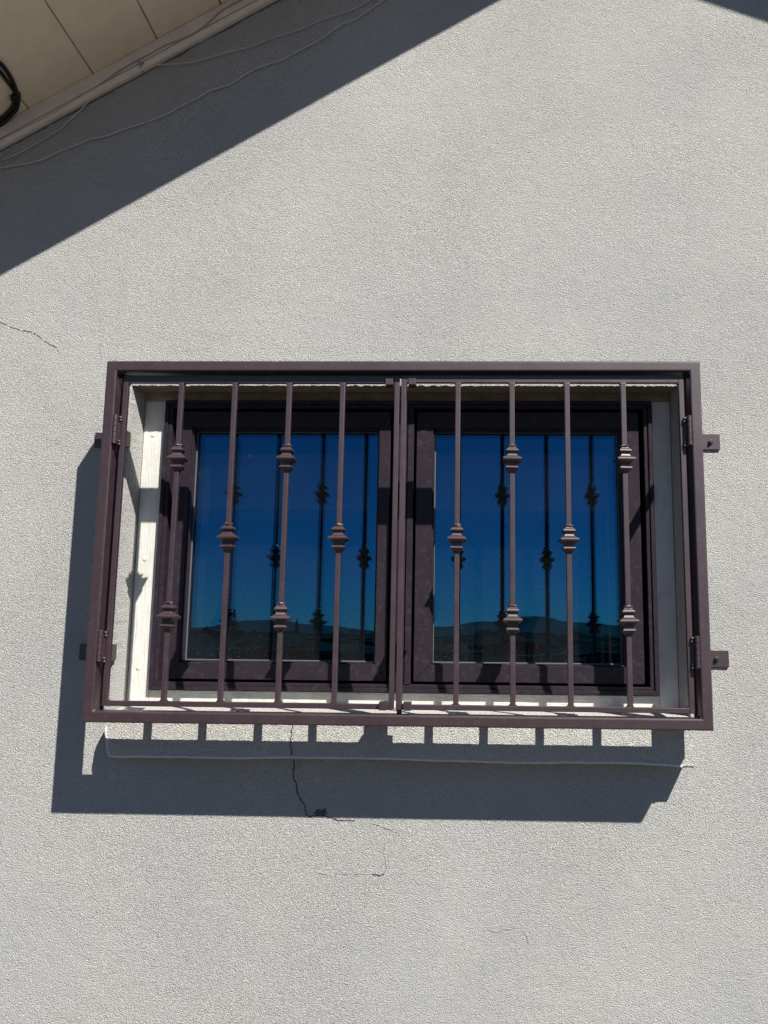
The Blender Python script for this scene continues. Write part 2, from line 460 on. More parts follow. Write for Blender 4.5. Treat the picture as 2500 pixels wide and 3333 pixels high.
# outer walls round the corner
mb.add([P(XL, GZ), P(XL, ztop(XL)), P(XL, ztop(XL), YB), P(XL, GZ, YB)], [(0, 1, 2, 3)])
mb.add([P(XR, GZ), P(XR, ztop(XR)), P(XR, ztop(XR), YB), P(XR, GZ, YB)], [(0, 1, 2, 3)])
mb.add([P(XL, GZ, YB), P(XR, GZ, YB), P(XR, ztop(XR), YB), P(XA, ztop(XA), YB), P(XL, ztop(XL), YB)], [(0, 1, 2, 3, 4)])
hp('wall', mb, STUCCO)
mb = MB()
n = len(top_e)
mid = [(x, 0.030+0.006*noise.noise(Vector((x*30, 0, 0))), 0.4375+0.004*noise.noise(Vector((x*45, 3, 0)))) for x, z in top_e]
bak = [(x, RY, 0.4365) for x, z in top_e]
mb.add([P(*q) for q in top_e] + mid + bak, [(i, i+1, n+i+1, n+i) for i in range(n-1)] + [(n+i, n+i+1, 2*n+i+1, 2*n+i) for i in range(n-1)])
hp('lintel_edge', mb, STUCCO_ROUGH)

# dark room behind the glass
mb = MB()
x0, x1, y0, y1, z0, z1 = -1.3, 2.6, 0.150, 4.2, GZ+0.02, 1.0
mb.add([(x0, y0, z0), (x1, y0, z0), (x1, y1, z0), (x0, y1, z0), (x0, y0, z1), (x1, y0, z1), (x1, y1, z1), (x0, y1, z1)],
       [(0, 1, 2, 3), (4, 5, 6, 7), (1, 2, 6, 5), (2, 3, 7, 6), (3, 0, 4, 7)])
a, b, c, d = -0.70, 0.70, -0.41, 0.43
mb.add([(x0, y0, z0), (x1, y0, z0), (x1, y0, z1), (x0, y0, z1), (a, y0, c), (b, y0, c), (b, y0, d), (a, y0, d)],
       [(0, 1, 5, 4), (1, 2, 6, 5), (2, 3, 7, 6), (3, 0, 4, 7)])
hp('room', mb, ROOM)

# plastered ledge under the window
def sill_left(z):
    pts = [(-0.56, -0.7200), (-0.541, -0.7229), (-0.503, -0.7290), (-0.484, -0.7335), (-0.4622, -0.7315), (-0.43, -0.7330)]
    for (za, xa), (zb, xb) in zip(pts, pts[1:]):
        if za <= z <= zb: return xa+(xb-xa)*(z-za)/(zb-za)
    return pts[0][1] if z < -0.56 else pts[-1][1]
SB = [(-0.735, -0.5445), (-0.7177, -0.5455), (-0.6392, -0.5440), (-0.5414, -0.5438), (-0.4135, -0.5443), (-0.2582, -0.5408), (-0.0263, -0.5403), (0.1208, -0.5432), (0.3096, -0.5455), (0.4364, -0.5430), (0.5786, -0.5425), (0.6415, -0.5448), (0.7089, -0.5490), (0.735, -0.5500)]
def sill_bot(x):
    for (xa, za), (xb, zb) in zip(SB, SB[1:]):
        if xa <= x <= xb:
            t = (x-xa)/(xb-xa); return za+(zb-za)*t*t*(3-2*t)
    return SB[-1][1]
mb = MB(); nx = 240; rows = []
for i in range(nx+1):
    u = i/nx; xm = -0.733+u*(0.731+0.733)
    zb = sill_bot(xm) + 0.0012*noise.noise(Vector((xm*60, 0, 0)))
    prof = [(0.080, -0.431), (0.03, -0.4315), (-0.02, -0.433), (-0.050, -0.4355), (-0.060, -0.439), (-0.0655, -0.446), (-0.0672, -0.456),
            (-0.0672, -0.480), (-0.0668, -0.505), (-0.0664, zb+0.012), (-0.0672, zb+0.005), (-0.0645, zb+0.0008), (-0.058, zb), (-0.030, zb+0.006), (-0.004, zb+0.012), (0.004, zb+0.014)]
    row = []
    for y, z in prof:
        x0 = sill_left(z) if y < 0.02 else -0.7425
        x1 = (0.7260 + 0.006*noise.noise(Vector((z*55, 1.5, 0))) + (0.006 if z > -0.52 else 0.0)) if y < 0.02 else 0.733
        x = x0+u*(x1-x0)
        dn = 0.0011*noise.noise(Vector((x*38, y*60, z*38)))
        if y < -0.05: y += dn
        row.append((x, y, z + (dn if y > -0.05 and z > -0.44 else 0)))
    rows.append(row)
m_ = len(rows[0])
mb.add([q for r in rows for q in r], [(i*m_+k, (i+1)*m_+k, (i+1)*m_+k+1, i*m_+k+1) for i in range(nx) for k in range(m_-1)] + [tuple(range(m_)), tuple(nx*m_+k for k in reversed(range(m_)))])
hp('sill', mb, STUCCO_SILL, smooth=False)

# added pale strip: light caught by the ledge's lower lip and left end
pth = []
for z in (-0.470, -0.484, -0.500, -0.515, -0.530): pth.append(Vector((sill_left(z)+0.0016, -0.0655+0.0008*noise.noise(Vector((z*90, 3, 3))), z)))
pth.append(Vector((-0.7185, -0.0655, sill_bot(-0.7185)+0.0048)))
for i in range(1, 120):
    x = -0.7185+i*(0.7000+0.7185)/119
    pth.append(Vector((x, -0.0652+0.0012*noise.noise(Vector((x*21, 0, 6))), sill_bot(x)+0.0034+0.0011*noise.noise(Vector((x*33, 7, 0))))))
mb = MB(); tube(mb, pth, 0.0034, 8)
hp('sill_lip_highlight', mb, mat_stucco('pale_lip_highlight', (0.80, 0.775, 0.74), (0.84, 0.81, 0.77), 0.7), smooth=True)

# roof, eave boards
mb = MB()
mb.rake(-3.05, XA, -0.452, YB+0.45, KL, BL_+0.036, BL_+0.16)
mb.rake(XA+0.0005, 6.7, -0.452, YB+0.45, KR, BR_+0.036, BR_+0.16)
hp('roof', mb, ROOFING)
mb = MB(); mb.rake(-3.05, XA, -0.450, -0.428, KL, BL_-0.040, BL_+0.034); hp('fascia_board', mb, FRIEZE, 0.002)
mb = MB(); mb.rake(XA+0.001, 6.7, -0.450, -0.428, KR, BR_-0.064, BR_+0.034); hp('fascia_board', mb, FRIEZE, 0.002)
PW = 0.1815
xj = -0.9214
joints = sorted([xj+PW*k for k in range(-11, 10)])
for i, (a, b) in enumerate(zip(joints, joints[1:])):
    s = rnd.uniform(-0.0008, 0.0008)
    mb = MB(); mb.rake(a+0.0019+abs(s), min(b, XA-0.001)-0.0019, -0.4275, -0.0015, KL, BL_+s, BL_+0.014+s)
    hp('soffit_panel', mb, SOFFIT, 0.0016)
mb = MB(); mb.rake(XA+0.001, 6.6, -0.4275, -0.0015, KR, BR_, BR_+0.014); hp('soffit_board', mb, SOFFIT, 0.001)
# trim board against the wall below the soffit, and a moulding below it with an open joint between
mb = MB(); mb.rake(-2.7, XA-0.02, -0.0180, 0.002, KL, BL_-0.0478, BL_-0.0012); hp('trim_board', mb, FRIEZE, 0.0012)
mb = MB(); mb.rake(-2.7, XA-0.02, -0.0140, 0.001, KL, BL_-0.0545, BL_-0.0482); hp('trim_backing', mb, GASKET)
mb = MB()
xs = [-2.7 + i*0.05 for i in range(72)]
sec = [(-0.0165, -0.0522), (-0.0195, -0.0535), (-0.0205, -0.0580), (-0.0200, -0.0640), (-0.0170, -0.0700), (-0.0130, -0.0730), (0.001, -0.0735), (0.001, -0.0525)]
vs = []
for x in xs:
    e = 0.0007*noise.noise(Vector((x*6, 2, 2)))
    vs += [(x, y+e, KL*x+BL_+z+e) for y, z in sec]
k_ = len(sec)
mb.add(vs, [(i*k_+k, (i+1)*k_+k, (i+1)*k_+(k+1) % k_, i*k_+(k+1) % k_) for i in range(len(xs)-1) for k in range(k_)] + [tuple(range(k_)), tuple((len(xs)-1)*k_+k for k in range(k_))])
hp('moulding', mb, FRIEZE, smooth=False)
# ragged sealant between moulding and plaster
mb = MB(); vs = []; n = 0
for i in range(420):
    x = -1.6 + i*0.005
    w_ = max(0.0, 0.0035+0.006*noise.noise(Vector((x*14, 5, 0)))+0.004*noise.noise(Vector((x*60, 8, 0))))
    z = KL*x+BL_-0.0733
    vs += [(x, -0.0022, z+0.001), (x, -0.0022, z-w_), (x, 0.0005, z-w_-0.001)]; n += 1
mb.add(vs, [(i*3+k, (i+1)*3+k, (i+1)*3+k+1, i*3+k+1) for i in range(n-1) for k in range(2)])
hp('sealant', mb, mat_paint('grimy_sealant', (0.16, 0.13, 0.115), 0.9, 0.2, 200, 0.5))

# cracks: narrow sunk-looking seams laid in the plaster
def crack(name, pts, y, w0, w1, mat, sub=5, seed=1):
    rr = random.Random(seed); path = []
    for (xa, za), (xb, zb) in zip(pts, pts[1:]):
        for i in range(sub):
            t = i/sub
            path.append((xa+(xb-xa)*t+rr.uniform(-1, 1)*0.0011, za+(zb-za)*t+rr.uniform(-1, 1)*0.0011))
    path.append(pts[-1]); n = len(path); mb = MB(); vs = []
    for i, (x, z) in enumerate(path):
        a = path[max(0, i-1)]; b = path[min(n-1, i+1)]
        dx, dz = b[0]-a[0], b[1]-a[1]; L = math.hypot(dx, dz) or 1
        t = i/(n-1); w_ = (w0+(w1-w0)*t)*rr.uniform(0.35, 1.25)*0.5
        if i in (0, n-1): w_ *= 0.2
        px, pz = -dz/L*w_, dx/L*w_
        vs += [(x+px, y-0.0012, z+pz), (x-px, y-0.0012, z-pz), (x, y+0.003, z)]
    mb.add(vs, [q for i in range(n-1) if mat is CRACK or rr.random() > 0.22 for q in ((3*i, 3*i+3, 3*i+4, 3*i+1), (3*i+1, 3*i+4, 3*i+5, 3*i+2), (3*i+2, 3*i+5, 3*i+3, 3*i))])
    return hp(name, mb, mat)
crack('crack', [(-0.2682, -0.5534), (-0.2662, -0.563), (-0.2688, -0.5822), (-0.2664, -0.6013), (-0.2593, -0.6139), (-0.257, -0.633), (-0.2498, -0.6487), (-0.2446, -0.6565), (-0.2371, -0.6611), (-0.2346, -0.6769), (-0.2302, -0.6894), (-0.2219, -0.6918), (-0.2105, -0.6891), (-0.1941, -0.687)], 0, 0.0032, 0.0026, CRACK, 4, 3)
crack('crack', [(-0.1941, -0.687), (-0.1808, -0.6902), (-0.1642, -0.6946), (-0.1509, -0.6991), (-0.1279, -0.6987), (-0.1065, -0.70)], 0, 0.0028, 0.0012, CRACK, 4, 4)
crack('crack', [(-0.2605, -0.452), (-0.2611, -0.4599), (-0.2623, -0.4718), (-0.2634, -0.4875), (-0.2644, -0.5032), (-0.265, -0.5126), (-0.2595, -0.5219), (-0.2624, -0.5313), (-0.264, -0.5406)], -0.067, 0.0018, 0.0026, CRACK, 4, 5)
crack('crack', [(-0.0298, -0.7347), (-0.0313, -0.7627), (-0.0322, -0.7826), (-0.0249, -0.8103), (-0.0301, -0.8242)], 0, 0.0008, 0.0012, CRACK_FINE, 5, 6)
crack('crack', [(-0.0301, -0.8242), (-0.0404, -0.8303), (-0.053, -0.8274), (-0.0614, -0.8268)], 0, 0.0030, 0.0014, CRACK, 5, 7)
crack('crack', [(-0.0614, -0.8268), (-0.099, -0.8267), (-0.1492, -0.8283), (-0.1995, -0.8281)], 0, 0.0006, 0.0003, CRACK_FINE, 8, 8)
crack('crack', [(-0.0662, -0.7052), (-0.0429, -0.71), (-0.0174, -0.7204), (-0.0047, -0.7242), (0.008, -0.734), (0.0251, -0.7497)], 0, 0.0013, 0.0006, CRACK_FINE, 5, 9)
crack('crack', [(0.2301, -0.9504), (0.2383, -0.9548), (0.2548, -0.9568), (0.2712, -0.9495), (0.2855, -0.9485), (0.2999, -0.9451), (0.3163, -0.9545), (0.3244, -0.9678), (0.3284, -0.9831)], 0, 0.0016, 0.0010, CRACK_FINE, 5, 10)
crack('crack', [(-1.28, 0.640), (-1.1596, 0.6261), (-1.138, 0.6195), (-1.1206, 0.6141), (-1.1051, 0.6054), (-1.0835, 0.5989), (-1.0598, 0.5917), (-1.0515, 0.5924), (-1.0362, 0.5859), (-1.0209, 0.5783), (-1.0094, 0.5654), (-0.9963, 0.5589), (-0.981, 0.5503), (-0.9701, 0.545)], 0, 0.0008, 0.0008, CRACK_MID, 4, 12)
crack('crack', [(-0.9701, 0.545), (-0.9641, 0.5353), (-0.9588, 0.5203), (-0.9572, 0.5139)], 0, 0.0010, 0.0005, CRACK_FINE, 4, 13)
crack('crack', [(-0.8545, 0.561), (-0.8466, 0.5524), (-0.8486, 0.5374), (-0.8424, 0.5225), (-0.8394, 0.5097)], 0, 0.0008, 0.0008, CRACK_FINE, 4, 14)
# damp dark patch where the crack ends
mb = MB(); vs = [(-0.195, -0.0028, -0.683)]
for k in range(40):
    q = 2*math.pi*k/40
    r = 0.82+0.55*noise.noise(Vector((math.cos(q)*2.2, math.sin(q)*2.2, 4)))+0.5*noise.noise(Vector((math.cos(q)*9, math.sin(q)*7, 1)))
    vs.append((-0.195+0.019*r*math.cos(q), -0.0008, -0.683+(0.013 if q < math.pi else 0.006)*r*math.sin(q)))
mb.add(vs, [(0, 1+k, 1+(k+1) % 40) for k in range(40)])
hp('damp_patch', mb, mat_stucco('damp_stucco', (0.14, 0.145, 0.15), (0.17, 0.17, 0.17)))

# ------------------------------------------------------------------ window (part of the house)
def ring(mb, X0, X1, Z0, Z1, wl, wr, wb, wt, y0, y1, gap=0.0):
    """four mitred lengths round a rectangle"""
    o = [(X0, Z0), (X1, Z0), (X1, Z1), (X0, Z1)]
    i = [(X0+wl, Z0+wb), (X1-wr, Z0+wb), (X1-wr, Z1-wt), (X0+wl, Z1-wt)]
    for k in range(4):
        a, b, c, d = o[k], o[(k+1) % 4], i[(k+1) % 4], i[k]
        if gap:
            ex = Vector((b[0]-a[0], b[1]-a[1])).normalized()*gap
            a = (a[0]+ex.x, a[1]+ex.y); b = (b[0]-ex.x, b[1]-ex.y); c = (c[0]-ex.x, c[1]-ex.y); d = (d[0]+ex.x, d[1]+ex.y)
        mb.hexa([(p[0], y0, p[1]) for p in (a, b, c, d)] + [(p[0], y1, p[1]) for p in (a, b, c, d)])

mb = MB()
ring(mb, -0.6785, 0.6785, -0.3860, 0.4125, 0.010, 0.010, 0.011, 0.010, 0.0605, 0.146, 0.0002)
ring(mb, -0.6683, 0.6683, -0.3748, 0.4023, 0.0115, 0.0115, 0.010, 0.011, 0.0650, 0.146, 0.0002)
mb.box(-0.0215, 0.0035, 0.0625, 0.146, -0.3642, 0.3908)
mb.box(0.0065, 0.0225, 0.0625, 0.146, -0.3642, 0.3908)
mb.box(0.0039, 0.0061, 0.070, 0.146, -0.3642, 0.3908)
win = hp('window', mb, VINYL, 0.0012)
win['label'] = 'dark brown two-sash window with blue tinted panes'
def wp(name, mb, mat, bevel=0.0, seg=2): return hp(name, mb, mat, bevel, seg, parent=win)
mb = MB(); ring(mb, -0.6560, 0.6560, -0.3640, 0.3905, 0.09, 0.09, 0.03, 0.03, 0.1385, 0.1450); mb.box(-0.06, 0.06, 0.1385, 0.145, -0.334, 0.360)
wp('gasket', mb, GASKET)
for X0, X1 in ((-0.6385, -0.0435), (0.0300, 0.6440)):
    mb = MB()
    lw, rw = (0.0385, 0.0350) if X0 < 0 else (0.0490, 0.0515)
    ring(mb, X0, X1, -0.3575, 0.3835, lw-0.004, rw-0.004, 0.0445, 0.0455, 0.0735, 0.1365, 0.0003)
    ring(mb, X0+lw-0.0041, X1-rw+0.0041, -0.3575+0.0444, 0.3835-0.0454, 0.0041, 0.0041, 0.0041, 0.0041, 0.0800, 0.1365, 0.0003)
    wp('sash', mb, VINYL, 0.0014)
    gx0, gx1, gz0, gz1 = X0+lw, X1-rw, -0.3090, 0.3340
    mb = MB(); ring(mb, gx0+0.0002, gx1-0.0002, gz0+0.0002, gz1-0.0002, 0.0032, 0.0032, 0.0032, 0.0032, 0.1085, 0.1125)
    wp('glazing_bead', mb, BEAD, 0.0006)
    for yy in (0.1130, 0.1330):
        me = bpy.data.meshes.new('glass_pane')
        v = [(x, y, z) for y in (yy, yy+0.003) for x, z in ((gx0+0.0005, gz0+0.0005), (gx1-0.0005, gz0+0.0005), (gx1-0.0005, gz1-0.0005), (gx0+0.0005, gz1-0.0005))]
        me.from_pydata(v, [], [(0, 1, 2, 3), (7, 6, 5, 4), (0, 4, 5, 1), (1, 5, 6, 2), (2, 6, 7, 3), (3, 7, 4, 0)])
        me.materials.append(GLASS); me.materials.append(GLASS_CLEAR)
        for i, p in enumerate(me.polygons): p.material_index = 0 if i == 0 else 1
        o = bpy.data.objects.new('glass_pane', me); COL.objects.link(o); o.parent = win
# white casing boards round it
mb = MB(); mb.box(-0.7415, -0.6830, 0.0760, 0.148, -0.4290, 0.4140); wp('casing_board', mb, CASING_V, 0.002)
mb = MB(); mb.box(0.6830, 0.7325, 0.0760, 0.148, -0.4290, 0.4140); wp('casing_board', mb, CASING_V, 0.002)
mb = MB(); mb.box(-0.6822, 0.6822, 0.0762, 0.148, -0.4290, -0.3880); wp('casing_board', mb, CASING_H, 0.0015)
for a, b in ((-0.7420, -0.1216), (-0.1210, 0.7330)):
    mb = MB(); mb.box(a, b, 0.0758, 0.148, 0.4147, 0.4400); wp('head_board', mb, HEAD_W, 0.0015)
# plug heads of the nails in the casing
for x, zs in ((-0.715, (0.315, -0.035, -0.330)), (0.7125, (0.30, -0.03, -0.21))):
    for z in zs:
        mb = MB(); lathe(mb, x, z, [(0.0058, 0.0765), (0.0058, 0.0750), (0.0045, 0.0744), (0.0012, 0.0742)], 12, 'y'); wp('nail_plug', mb, CASING_V)

# ------------------------------------------------------------------ steel grille
FRONT, BACK = -0.1687, -0.1170
HW, HH, A = 0.75, 0.4496, 0.0265
grille = tag(empty('window_grille', (0, BACK, -HH)), 'brown steel burglar grille with two hinged gates bolted over the window', 'window grille')
G_INV = Matrix.Translation((0, -BACK, HH))
def gp(name, mb, mat=None, bevel=0.0, seg=2, parent=None, smooth=False):
    o = mb.obj(name, mat or METAL, None, bevel, seg, smooth)
    if parent is None:
        o.parent = grille; o.matrix_parent_inverse = G_INV
    else: o.parent = parent
    return o
me_v, me_f = [], []
mb = MB()
o_ = [(-HW, -HH), (HW, -HH), (HW, HH), (-HW, HH)]; i_ = [(-HW+A, -HH+A), (HW-A, -HH+A), (HW-A, HH-A), (-HW+A, HH-A)]
mb.add([(x, FRONT, z) for x, z in o_+i_] + [(x, BACK, z) for x, z in o_+i_],
       [q for k in range(4) for q in ((k, (k+1) % 4, 4+(k+1) % 4, 4+k), (8+k, 12+k, 12+(k+1) % 4, 8+(k+1) % 4), (k, 8+k, 8+(k+1) % 4, (k+1) % 4), (4+k, 4+(k+1) % 4, 12+(k+1) % 4, 12+k))])
gp('outer_frame', mb, None, 0.0042, 3, smooth=False)

for sx in (-1, 1):
    for sz in (-1, 1):
        mb = MB(); cx, cz = sx*(HW-A-0.0015), sz*(HH-A-0.0015); rr = random.Random(sx*7+sz)
        path = [Vector((cx+sx*0.0012, FRONT+0.0035+i*0.0055, cz+sz*0.0012)) for i in range(8)]
        vs = []
        for i, q in enumerate(path):
            r = 0.0042*rr.uniform(0.8, 1.15)
            vs += [(q.x+r*math.cos(a), q.y, q.z+r*math.sin(a)) for a in [6.283*k/8 for k in range(8)]]
        mb.add(vs, [(i*8+k, i*8+(k+1) % 8, (i+1)*8+(k+1) % 8, (i+1)*8+k) for i in range(7) for k in range(8)] + [tuple(range(8)), tuple(56+k for k in range(8))])
        gp('weld_bead', mb, None, smooth=True)
for x0, x1, z0, z1 in ((-HW+A+0.0002, HW-A-0.0002, HH-A-0.0045, HH-A-0.0001), (-HW+A+0.0001, -HW+A+0.0050, -HH+A+0.0001, HH-A-0.0047), (HW-A-0.0050, HW-A-0.0001, -HH+A+0.0001, HH-A-0.0047)):
    mb = MB(); mb.box(x0, x1, -0.1225, -0.1172, z0, z1); gp('stop_strip', mb, None, 0.0006, 1)

mb = MB(); mb.box(0.0034, 0.0152, -0.1340, -0.1130, -HH+A+0.0002, HH-A-0.0002); gp('centre_stop', mb, None, 0.0008, 1)

S = 0.0127
LEAF_Z0, LEAF_Z1 = -0.4120, 0.4160
RT = 0.0190                                             # the top rail is deeper than the others
BARX = {-1: [-0.5615, -0.4235, -0.2835, -0.1470], 1: [0.1460, 0.2820, 0.4200, 0.5605]}
DOUBLE = {-1: (1, 0, 1, 0), 1: (0, 1, 0, 1)}
KPROF = [(0.0075, 0.0335), (0.0095, 0.0300), (0.0135, 0.0262), (0.0158, 0.0225), (0.0152, 0.0200), (0.0112, 0.0165), (0.0108, 0.0135), (0.0130, 0.0090), (0.0180, 0.0055), (0.0228, 0.0022),
         (0.0228, -0.0022), (0.0180, -0.0055), (0.0130, -0.0090), (0.0108, -0.0135), (0.0112, -0.0165), (0.0152, -0.0200), (0.0158, -0.0225), (0.0135, -0.0262), (0.0095, -0.0300), (0.0075, -0.0335)]
def knuckle_mesh():
    mb = MB(); vs = [(sx*w_, sy*w_, z) for w_, z in KPROF for sx, sy in ((-1, -1), (1, -1), (1, 1), (-1, 1))]
    n = len(KPROF)
    mb.add(vs, [(i*4+k, (i+1)*4+k, (i+1)*4+(k+1) % 4, i*4+(k+1) % 4) for i in range(n-1) for k in range(4)] + [(0, 1, 2, 3), tuple((n-1)*4+k for k in (3, 2, 1, 0))])
    return mb.mesh('knuckle', 0.0007, 1)
KM = knuckle_mesh()
KM.materials.append(METAL)
def bar_mesh(z0, z1):
    mb = MB(); h = S/2
    mb.box(-h, h, -h, h, z0, z1)
    me = mb.mesh('bar', 0.0016, 2)
    me.materials.append(METAL)
    return me
BM = bar_mesh(LEAF_Z0+S-0.0005, LEAF_Z1-RT+0.0005)
def weld_mesh():
    """fillet of weld on both sides of a bar where it meets the rail"""
    mb = MB(); h = S/2
    for s in (-1, 1):
        n = 5; vs = []
        for i in range(n+1):
            t = i/n; x = h-0.0008+0.0075*(1-math.cos(t*math.pi/2)); z = 0.0078*(1-math.sin(t*math.pi/2))
            vs += [(s*x, -h*0.85, z), (s*x, h*0.85, z)]
        vs += [(s*(h-0.0008), -h*0.85, -0.001), (s*(h-0.0008), h*0.85, -0.001)]
        fs = [(2*i, 2*i+1, 2*i+3, 2*i+2) for i in range(n)]
        fs += [tuple([2*i for i in range(n+1)] + [2*n+2]), tuple([2*i+1 for i in reversed(range(n+1))] + [2*n+3])]
        mb.add(vs, fs)
    return mb.mesh('weld')
WM = weld_mesh(); WM.materials.append(METAL)

def shared(name, me, loc, parent):
    o = bpy.data.objects.new(name, me); COL.objects.link(o); o.parent = parent; o.location = loc
    return o
def collar_weld(seed):
    rr = random.Random(seed); mb = MB(); sg = 12; vs = []
    for i, (r, z) in enumerate(((0.0092, -0.0022), (0.0112, 0.0), (0.0104, 0.0024), (0.0088, 0.0042), (0.0070, 0.0052))):
        for k in range(sg):
            a = 6.283*k/sg; q = r*rr.uniform(0.88, 1.14)*(1+0.10*abs(math.sin(2*a)))
            vs.append((q*math.cos(a), q*math.sin(a), z+rr.uniform(-.0007, .0007)))
    mb.add(vs, [(i*sg+k, i*sg+(k+1) % sg, (i+1)*sg+(k+1) % sg, (i+1)*sg+k) for i in range(4) for k in range(sg)] + [tuple(range(sg)), tuple(4*sg+k for k in range(sg))])
    me = mb.mesh('collar_weld'); me.materials.append(METAL); return me
CW = [collar_weld(k) for k in range(4)]
gates = {}
for side, yc in ((-1, -0.1445), (1, -0.1487)):
    X0, X1 = (-0.7112, -0.0022) if side < 0 else (0.0024, 0.7112)
    h = S/2
    mb = MB()
    mb.box(X0, X0+S, yc-h, yc+h, LEAF_Z0, LEAF_Z1); mb.box(X1-S, X1, yc-h, yc+h, LEAF_Z0, LEAF_Z1)
    mb.box(X0+S+0.0001, X1-S-0.0001, yc-h+0.0002, yc+h-0.0002, LEAF_Z0, LEAF_Z0+S); mb.box(X0+S+0.0001, X1-S-0.0001, yc-h+0.0002, yc+h-0.0002, LEAF_Z1-RT, LEAF_Z1)
    for cx in (X0+S, X1-S):                      # little weld gussets in the corners
        for cz, sz_ in ((LEAF_Z0+S, 1), (LEAF_Z1-RT, -1)):
            sx_ = 1 if cx < (X0+X1)/2 else -1
            mb.add([(cx-sx_*0.001, yc-h*0.8, cz-sz_*0.001), (cx+sx_*0.006, yc-h*0.8, cz-sz_*0.001), (cx-sx_*0.001, yc-h*0.8, cz+sz_*0.006),
                    (cx-sx_*0.001, yc+h*0.8, cz-sz_*0.001), (cx+sx_*0.006, yc+h*0.8, cz-sz_*0.001), (cx-sx_*0.001, yc+h*0.8, cz+sz_*0.006)],
                   [(0, 1, 2), (5, 4, 3), (0, 3, 4, 1), (1, 4, 5, 2), (2, 5, 3, 0)])
    g = gp('gate', mb, None, 0.0014, 2)
    g['label'] = 'left-hand hinged gate of the grille' if side < 0 else 'right-hand hinged gate of the grille'
    gates[side] = g
    for x, dbl in zip(BARX[side], DOUBLE[side]):
        shared('bar', BM, (x, yc, 0), g)
        shared('weld', WM, (x, yc, LEAF_Z0+S), g)
        o = shared('weld', WM, (x, yc, LEAF_Z1-RT), g); o.rotation_euler = (0, math.pi, 0)
        for z in ((0.2000, -0.1970) if dbl else (-0.0005,)):
            o = shared('knuckle', KM, (x, yc, z), g)
            o.rotation_euler = (R(rnd.uniform(-1, 1)), R(rnd.uniform(-1.2, 1.2)), R(rnd.uniform(-7, 7)))
            o.scale = (rnd.uniform(0.96, 1.04), 1, rnd.uniform(0.97, 1.03))
            o = shared('collar_weld', rnd.choice(CW), (x, yc, z+0.0335), g); o.rotation_euler = (0, 0, rnd.choice((0, math.pi/2, math.pi)))
    # square stubs that the padlock would go through, by the meeting stiles
    for z0, z1, yf in ((-0.4135, -0.3940, -0.1600), (0.3915, 0.4110, -0.1560)):
        mb = MB()
        if side < 0: mb.box(-0.0378, -0.0190, yf, -0.126, z0, z1)
        else: mb.box(0.0205, 0.0393, yf-0.0005, -0.126, z0, z1)
        gp('stub', mb, None, 0.0010, 2, parent=g)

for side in (-1, 1):
    for z0, z1 in ((0.2346, 0.3090), (-0.3060, -0.2310)):
        cx, cy, r = side*0.7190, -0.1655, 0.0056
        prof = [(0.0030, z0-0.0008), (r-0.0008, z0)]
        n = 5
        for k in range(n):
            a = z0+(z1-z0)*k/n; b = z0+(z1-z0)*(k+1)/n
            prof += [(r, a+0.0006), (r, b-0.0006)]
            if k < n-1: prof += [(r-0.0011, b-0.0003), (r-0.0011, b+0.0003)]
        prof += [(r-0.0008, z1), (0.0030, z1+0.0008)]
        mb = MB(); lathe(mb, cx, cy, prof, 16)
        mb.box(min(side*0.7185, side*0.7085), max(side*0.7185, side*0.7085), -0.1592, -0.1568, z0+0.001, z1-0.001)
        mb.box(min(side*0.7215, side*0.7233), max(side*0.7215, side*0.7233), -0.1640, -0.130, z0+0.001, z1-0.001)
        hg = gp('hinge', mb)
        for zz in (z1-0.009, z0+0.004):
            for dz, dx in ((0.0032, 0), (-0.0042, 0.0012)):
                mb = MB()
                q = [(0.0045*math.sin(t*math.pi/6), -0.0045*math.cos(t*math.pi/6)) for t in range(7)]
                lathe(mb, side*(0.7095-dx), -0.1580, [(max(0.0004, a), zz+dz+b*0.85) for a, b in q], 10)
                gp('weld_bead', mb, None, parent=hg, smooth=True)
    for zc, bx in ((0.28125, 0.8167), (-0.2869, 0.8105)):
        mb = MB()
        mb.box(min(side*0.7450, side*0.8420), max(side*0.7450, side*0.8420), -0.0060, -0.0006, zc-0.0209, zc+0.0209)
        mb.box(min(side*0.7450, side*0.7498), max(side*0.7450, side*0.7498), -0.1168, -0.0061, zc-0.0209, zc+0.0209)
        br = gp('mounting_bracket', mb, None, 0.0008, 1)
        mb = MB(); lathe(mb, side*bx, zc-0.0012, [(0.0072, -0.0055), (0.0072, -0.0075), (0.0066, -0.0080), (0.0048, -0.0082), (0.0048, -0.0125), (0.0040, -0.0135), (0.001, -0.0136)], 14, 'y')
        gp('bolt', mb, METAL, parent=br)
        mb = MB(); mb.box(side*bx-0.0042, side*bx+0.0042, -0.0141, -0.0134, zc-0.0020, zc-0.0004); gp('bolt_slot', mb, GASKET, parent=br)

# ------------------------------------------------------------------ cables on the wall and eave
def cable(name, pts, r, mat, label, n=8, seg=8):
    mb = MB(); tube(mb, catmull(pts, n), r, seg)
    return tag(mb.obj(name, mat, None, smooth=True), label, 'cable')
Y = -0.0060
low = [(-2.3, 0.86), (-1.75, 0.96), (-1.40, 1.035), (-1.1794, 1.0799), (-1.0881, 1.0963), (-1.0501, 1.1089), (-1.0127, 1.1284), (-0.9607, 1.1498), (-0.9183, 1.1692), (-0.875, 1.1777), (-0.8276, 1.1971), (-0.7513, 1.2237), (-0.7038, 1.2442), (-0.6567, 1.2726), (-0.6094, 1.2985), (-0.5811, 1.3167), (-0.5523, 1.327), (-0.5187, 1.3388), (-0.4788, 1.3686), (-0.4359, 1.3921), (-0.3781, 1.4117), (-0.335, 1.4363), (-0.2775, 1.4694), (-0.2488, 1.4889), (-0.201, 1.526), (-0.1646, 1.5401), (-0.1237, 1.571), (-0.0755, 1.6084), (0.02, 1.69), (0.2, 1.83), (0.5, 2.08)]
